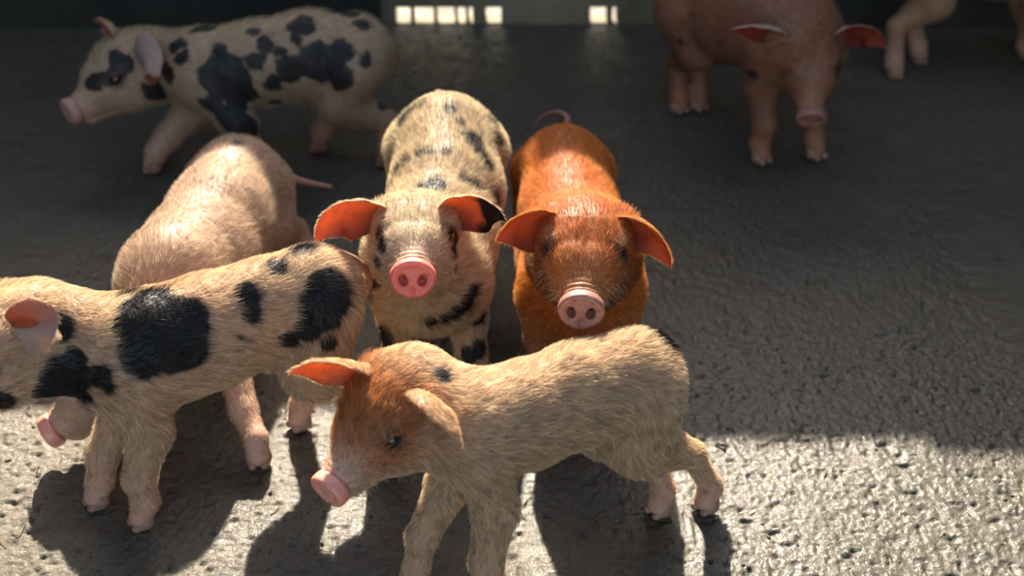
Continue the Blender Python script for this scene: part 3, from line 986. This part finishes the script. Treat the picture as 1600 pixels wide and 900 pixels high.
# ================================================================ one piglet
def build_pig(S, h, nhair, rad, seed):
    rng = np.random.default_rng(seed)
    pg = Pig(S)
    coat, coat2, skin0, snk = COATS[S['coat']]
    coat, coat2, skin0 = np.array(coat), np.array(coat2), np.array(skin0)
    hoofs = np.array([l[1] for l in pg.legs])
    org = hoofs.mean(0)
    org[2] = 0
    root = link(bpy.data.objects.new('piglet', None))
    root.location = Vector(org)
    root.empty_display_size = .1
    tag(root, S['label'], 'piglet', 'piglets in the sty')
    k = S.get('size', 1.0)
    lo, hi = pg.bounds()
    Vb, Fb = surface_nets(pg.body, lo - .01, hi + .01, h)
    Vb = np.asarray(Vb)
    me = mesh_np('body', Vb - org, Fb, M_SKIN)
    Nb = vnormals(me)
    flow, ex = pg.flow(Vb)
    # colours of the skin and of the coat at every vertex
    q = pg.hl(Vb.astype(f32)).astype(float)
    inhead = np.exp(-np.clip((pg.head(Vb.astype(f32))), 0, 1) / .006)
    n1 = fbm(Vb, 14, 3, seed)[:, None]
    n2 = fbm(Vb, 70, 2, seed + 5)
    hair = coat * (.5 - .5 * n1) + coat2 * (.5 + .5 * n1)
    up = np.clip(Nb[:, 2], -1, 1)
    skin = np.tile(skin0, (len(Vb), 1))
    muz = sstep(q[:, 0], .095, .145) * inhead
    zlow = 1 - sstep(Vb[:, 2], .03 * k, .13 * k)
    pinkish = np.array((.62, .34, .26)) if S['coat'] not in ('orange', 'brown') else np.array((.44, .20, .12))
    pk = np.clip(np.maximum(muz * .9, zlow * .75), 0, 1)[:, None]
    skin = skin * (1 - pk) + pinkish * pk
    hair = hair * (1 - pk * .5) + (pinkish * .6 + coat * .5) * pk * .5
    if S['key'] == 'A':       # ginger mask of hair on the forehead
        m = inhead * sstep(q[:, 0] + .6 * q[:, 2] + .006 * n2, -.030, .012) * (1 - sstep(q[:, 0], .085, .125)) * sstep(q[:, 2], -.05, -.005)
        m = m[:, None]
        hair = hair * (1 - m) + np.array((.60, .24, .06)) * m
        m2 = m * .8
        skin = skin * (1 - m2) + np.array((.36, .13, .06)) * m2
    if S['key'] == 'E':       # paler underneath
        m = (1 - sstep(Vb[:, 2], .10, .25))[:, None] * .8
        hair = hair * (1 - m) + np.array((.62, .40, .22)) * m
        skin = skin * (1 - m) + np.array((.42, .24, .15)) * m
    if S['key'] == 'E':       # darker cheeks and pale bristly muzzle
        m = (inhead * sstep(-q[:, 2], -.02, .02) * (1 - sstep(q[:, 0], .08, .11)))[:, None] * .8
        skin = skin * (1 - m) + np.array((.12, .04, .02)) * m
        hair = hair * (1 - m) + np.array((.25, .07, .02)) * m
        m = (inhead * sstep(q[:, 0], .075, .11))[:, None] * .8
        hair = hair * (1 - m) + np.array((.62, .42, .20)) * m
        m = (inhead * sstep(q[:, 0], -.03, .01) * sstep(q[:, 2], -.01, .02))[:, None] * .5
        hair = hair * (1 - m) + np.array((.52, .20, .11)) * m
    if S['patches']:
        P = np.array(S['patches'])
        if S['key'] == 'D':
            P[:, 3] *= 1.25
        wob = (.0045 * n2 + .008 * fbm(Vb, 24, 2, seed + 9)) * (2.0 if S['key'] == 'F' else 1)
        dm = np.full(len(Vb), 9.0)
        for x, y, z, r in P:
            dm = np.minimum(dm, np.linalg.norm(Vb - (x, y, z), axis=1) - r)
        soft = .0028
        m = (1 - sstep(dm + wob, -soft, soft))[:, None]
        hair = hair * (1 - m) + BLACK_HAIR * m
        skin = skin * (1 - m) + BLACK_SKIN * m
    # dark around the eyes
    for sd in (1, -1):
        e = pg.hw((.056, .0415 * sd, .0125))
        de = np.linalg.norm(Vb - e, axis=1) / pg.hs
        m = (1 - sstep(de, .0145, .028))[:, None] * .85
        skin = skin * (1 - m) + np.array((.07, .035, .025)) * m
    set_color(me, 'skin', skin)
    body = link(bpy.data.objects.new('body', me), root)

    # snout
    M = frame(S['snout'] + pg.HR[0] * .0025 * pg.hs - org, pg.HR[0], pg.HR[1], pg.HR[2], pg.hs * S.get('snout_s', 1))
    o = link(bpy.data.objects.new('snout', SN[snk]), root)
    o.matrix_local = M
    # eyes
    for sd in (1, -1):
        c = pg.hw((.056, .0415 * sd, .0125)) - org
        o = link(bpy.data.objects.new('eye', EYE), root)
        o.matrix_local = frame(c, pg.HR[0], pg.HR[1], pg.HR[2], .0133 * pg.hs)
    # hooves
    for ch, hoof, d in pg.legs:
        o = link(bpy.data.objects.new('hoof', HOOF), root)
        o.matrix_local = frame(hoof - org, d, np.cross([0, 0, 1], d), V(0, 0, 1), k * (.55 + .55 * pg.lw))

    # hair on the body
    if nhair:
        w = ex[:, 1] * sstep(Vb[:, 2], .022 * k, .05 * k) * (1 - .9 * (inhead * sstep(q[:, 0], .128, .138)))
        P, N, t, b = tri_sample(Vb, Fb, Nb, w, nhair, rng)
        keep = np.ones(len(P), bool)
        for sd in (1, -1):
            e = pg.hw((.060, .046 * sd, .0125))
            keep &= np.linalg.norm(P - e, axis=1) > .0130 * pg.hs
        P, N, t, b = P[keep], N[keep], t[keep], b[keep]
        fl = (flow[t] * b[:, :, None]).sum(1)
        fl -= (fl * N).sum(1)[:, None] * N
        fl /= np.linalg.norm(fl, axis=1)[:, None] + 1e-9
        L = (ex[t][:, :, 0] * b).sum(1) * .015 * k * (.65 + .6 * rng.random(len(P)))
        top = (inhead * sstep(q[:, 0], -.04, .0) * (1 - sstep(q[:, 0], .07, .10)) * sstep(q[:, 2], .0, .025))[t[:, 0]]
        L = L * (1 + (.55 if S['key'] == 'A' else .25) * top)
        C = (hair[t] * b[:, :, None]).sum(1)
        C = C * (.78 + .44 * rng.random(len(P)))[:, None]
        C = C * (1 - .12 * rng.random((len(P), 1))) + .06 * rng.random((len(P), 1)) * (C.sum(1, keepdims=True) > .2)
        # brow and cheek bristles
        extra = []
        if h < .003:
            for sd in (1, -1):
                for j in range(22):
                    u = rng.random()
                    loc = V(.038 + .030 * u, (.040 + .003 * rng.random()) * sd, .044 - .006 * u)
                    extra.append((loc, V(.35, sd * 1.0, .45), .014 + .010 * rng.random(), 1.0))
                for j in range(80):
                    u = rng.random()
                    loc = V(.075 + .05 * u, (.036 - .010 * u) * sd, -.022 + .022 * (rng.random() - .5) * 2)
                    extra.append((loc, V(-.2, sd * .9, .3 * (rng.random() - .5)), .008 + .010 * rng.random(), 1.0))
        ho = hair_object('coat', P - org, N, fl, np.clip(L, .003, .03), np.clip(C, 0, .95), rng, rad, root)
        if extra:
            P2 = np.array([pg.hw(e[0]) for e in extra])
            D2 = np.array([unit(e[1] @ pg.HR) for e in extra])
            # pull the roots to the skin
            for _ in range(6):
                dd = pg.body(P2.astype(f32))
                P2 = P2 - D2 * dd[:, None] * .8
            L2 = np.array([e[2] for e in extra])
            fwd = np.tile(pg.HR[0] * .2 - pg.HR[2] * .6, (len(P2), 1))
            C2 = np.tile(np.array((.80, .66, .44)), (len(P2), 1)) * (.7 + .3 * rng.random((len(P2), 1)))
            o2 = hair_object('bristles', P2 - org, D2, fwd, L2, C2, rng, rad * 1.15, root, lift=1.2, clump=.5, cell=.008, segs=5)
            o2['label'] = 'longer pale bristles over the eyes and on the muzzle'

    # ears
    for E_ in S['ears']:
        sd = E_['side']
        A = pg.hw(E_['root'])
        tipp, mid = np.array(E_['tip']), np.array(E_['mid'])
        nrm0 = unit(E_['n'])
        W = E_['W'] * k
        nu, nv = 34, 25
        us = np.linspace(0, 1, nu)
        vs = np.linspace(-1, 1, nv)
        ctrl = mid
        Bz = [(1 - u) ** 2 * A + 2 * u * (1 - u) * ctrl + u * u * tipp for u in us]
        Tz = [unit(2 * (1 - u) * (ctrl - A) + 2 * u * (tipp - ctrl)) for u in us]
        G = np.zeros((nu, nv, 3))
        GN = np.zeros((nu, nv, 3))
        for i, u in enumerate(us):
            T_ = Tz[i]
            S_ = unit(np.cross(nrm0, T_))
            N_ = np.cross(T_, S_)
            if i == 0:
                S_ref = S_
            w_ = W * (.62 + .38 * math.sin(math.pi / 2 * u / .42) if u < .42 else (1 - ((u - .42) / .58) ** 1.45))
            w_ = max(w_, .0015)
            th = E_.get('curl', 1.25) * (1 - u) ** 1.2 + .42
            for j, v in enumerate(vs):
                a = v * th
                G[i, j] = Bz[i] + S_ * (math.sin(a) / th * w_) + N_ * ((1 - math.cos(a)) / th * w_)
                GN[i, j] = unit(N_ * math.cos(a) - S_ * math.sin(a))
        G += .0016 * k * noise(G.reshape(-1, 3), 70, seed + 31).reshape(nu, nv, 1) * GN
        rimu = np.minimum(1, (1 - us) / .18)[:, None]
        rimv = np.minimum(1, (1 - np.abs(vs)) / .3)[None, :]
        base_t = (.0010 + .0022 * (1 - us)[:, None]) * k
        thick = base_t * (.35 + .65 * np.minimum(rimu, rimv))
        inner = G + GN * thick[:, :, None] * .5
        outer = G - GN * thick[:, :, None] * .5
        Vv = np.concatenate([inner.reshape(-1, 3), outer.reshape(-1, 3)])
        I = np.arange(nu * nv).reshape(nu, nv)
        O = I + nu * nv
        q1 = np.stack([I[:-1, :-1], I[1:, :-1], I[1:, 1:], I[:-1, 1:]], -1).reshape(-1, 4)
        q2 = np.stack([O[:-1, :-1], O[:-1, 1:], O[1:, 1:], O[1:, :-1]], -1).reshape(-1, 4)
        def rim(a, b):
            return np.stack([a[:-1], b[:-1], b[1:], a[1:]], -1)
        Fe = np.concatenate([q1, q2, rim(I[:, 0], O[:, 0]), rim(O[:, -1], I[:, -1]), rim(O[0], I[0]), rim(I[-1], O[-1])])
        mee = mesh_np('ear', Vv - org, Fe, M_EAR)
        uu = np.tile(np.repeat(us, nv), 2)
        vv = np.tile(np.tile(vs, nu), 2)
        isin = np.concatenate([np.ones(nu * nv), np.zeros(nu * nv)])[:, None]
        ginger = S['coat'] in ('orange', 'brown')
        inn = np.array((.36, .08, .05)) if ginger else np.array((.42, .15, .10))
        out = np.array((.42, .17, .08)) if S['coat'] == 'orange' else (np.array((.50, .30, .24)) if ginger else np.array((.66, .50, .36)))
        if S['key'] == 'A':
            inn, out = np.array((.50, .18, .09)), np.array((.58, .36, .20))
        if E_.get('pale'):
            out = np.array((.66, .52, .48))
        colr = inn * isin + out * (1 - isin)
        glow = np.tile(np.array((1.0, .34, .08)), (len(Vv), 1)) * (.85 - .5 * (1 - uu) ** 2 + .12 * noise(Vv, 45, 8))[:, None]
        glow = glow * E_.get('glow', 1.0)
        if E_.get('glow'):
            mm = sstep(uu, .35, .8)[:, None] * isin
            colr = colr * (1 - mm) + np.array((.62, .42, .32)) * mm
            glow = glow * (1 - .5 * mm)
        if S['coat'] in ('pink', 'grey', 'orange', 'brown'):
            glow = glow * .6
        if E_.get('black'):
            m = (sstep(uu + .10 * noise(Vv, 60, 4) + .15 * vv * E_.get('bs', 1), .42, .56))[:, None]
            colr = colr * (1 - m * isin) + np.array((.02, .018, .018)) * m * isin
            glow = glow * (1 - m * .97)
        if S['key'] in ('B', 'F') and sd == 1 and not E_.get('pale'):
            m = (1 - sstep(uu, .2, .4))[:, None] * (1 - isin)
            colr = colr * (1 - m) + BLACK_SKIN * m
        set_color(mee, 'skin', colr)
        set_color(mee, 'glow', glow)
        eo = link(bpy.data.objects.new('ear', mee), root)
        if nhair:
            Nn = vnormals(mee)
            ww = (1 - isin[:, 0]) * 1.0 + isin[:, 0] * (.10 + .5 * (np.abs(vv) > .8))
            P, N, t, b = tri_sample(Vv, Fe, Nn, ww, max(300, int(nhair * .035)), rng)
            ff = np.array([Tz[int(x)] for x in ((t[:, 0] % (nu * nv)) // nv)])
            ff = ff - (ff * N).sum(1)[:, None] * N
            C = (colr[t] * b[:, :, None]).sum(1) * (.9 + .5 * rng.random((len(P), 1)))
            C = C * .5 + np.array(coat) * .5 * (C.sum(1, keepdims=True) > .15)
            L = .0065 * k * (.5 + rng.random(len(P)))
            eh = hair_object('ear_hair', P - org, N, ff, L, np.clip(C, 0, .9), rng, rad * .8, root, lift=.25, clump=.3)
            eh.parent = eo

    # tail
    T_ = [np.array(a) for a in S['tail']]
    n = 40
    cp = [T_[0]] + T_ + [T_[-1]]
    path = []
    for s_ in np.linspace(0, len(T_) - 1 - 1e-6, n):
        i = int(s_)
        t = s_ - i
        p0, p1, p2, p3 = cp[i], cp[i + 1], cp[i + 2], cp[min(i + 3, len(cp) - 1)]
        path.append(.5 * (2 * p1 + (p2 - p0) * t + (2 * p0 - 5 * p1 + 4 * p2 - p3) * t * t + (3 * p1 - p0 - 3 * p2 + p3) * t ** 3))
    path = np.array(path)
    # start inside the rump
    rk = S.get('tail_r', .0085) * k
    ring = 12
    Vt, prev = [], V(0, 0, 1)
    for i in range(n):
        d = unit(path[min(i + 1, n - 1)] - path[max(i - 1, 0)])
        x = unit(prev - d * (prev @ d)) if abs(prev @ d) < .95 else unit(np.cross(d, V(0, 1, .1)))
        prev = x
        y = np.cross(d, x)
        r = rk * (1 - .72 * (i / (n - 1)) ** .8)
        if i == n - 1: r *= .3
        for j in range(ring):
            a = j * 2 * math.pi / ring
            Vt.append(path[i] + (x * math.cos(a) + y * math.sin(a)) * r)
    Vt = np.array(Vt)
    Ft = np.array([[i * ring + j, i * ring + (j + 1) % ring, (i + 1) * ring + (j + 1) % ring, (i + 1) * ring + j] for i in range(n - 1) for j in range(ring)])
    met = mesh_np('tail', Vt - org, Ft, M_EAR)
    ct = np.array((.62, .36, .28)) if S['coat'] not in ('orange', 'brown') else np.array((.36, .18, .13))
    set_color(met, 'skin', np.tile(ct, (len(Vt), 1)))
    gl = np.tile(np.array((.25, .10, .07)), (len(Vt), 1))
    if S['key'] == 'B':
        gl[-12 * ring:] = (.95, .22, .10)
    set_color(met, 'glow', gl)
    link(bpy.data.objects.new('tail', met), root)
    return root

QUAL = {'A': (.0022, 90000, .00020), 'B': (.0024, 80000, .00020), 'C': (.0028, 50000, .00020), 'D': (.0022, 85000, .00020),
        'E': (.0022, 85000, .00018), 'F': (.0040, 16000, .00026), 'G': (.0040, 12000, .00026), 'H': (.0050, 6000, .00028)}
for i_, S_ in enumerate(PIGS):
    h_, n_, r_ = QUAL[S_['key']]
    S_['snout'] = np.array(S_['snout'], float)
    build_pig(S_, h_, n_, r_, 100 + i_)
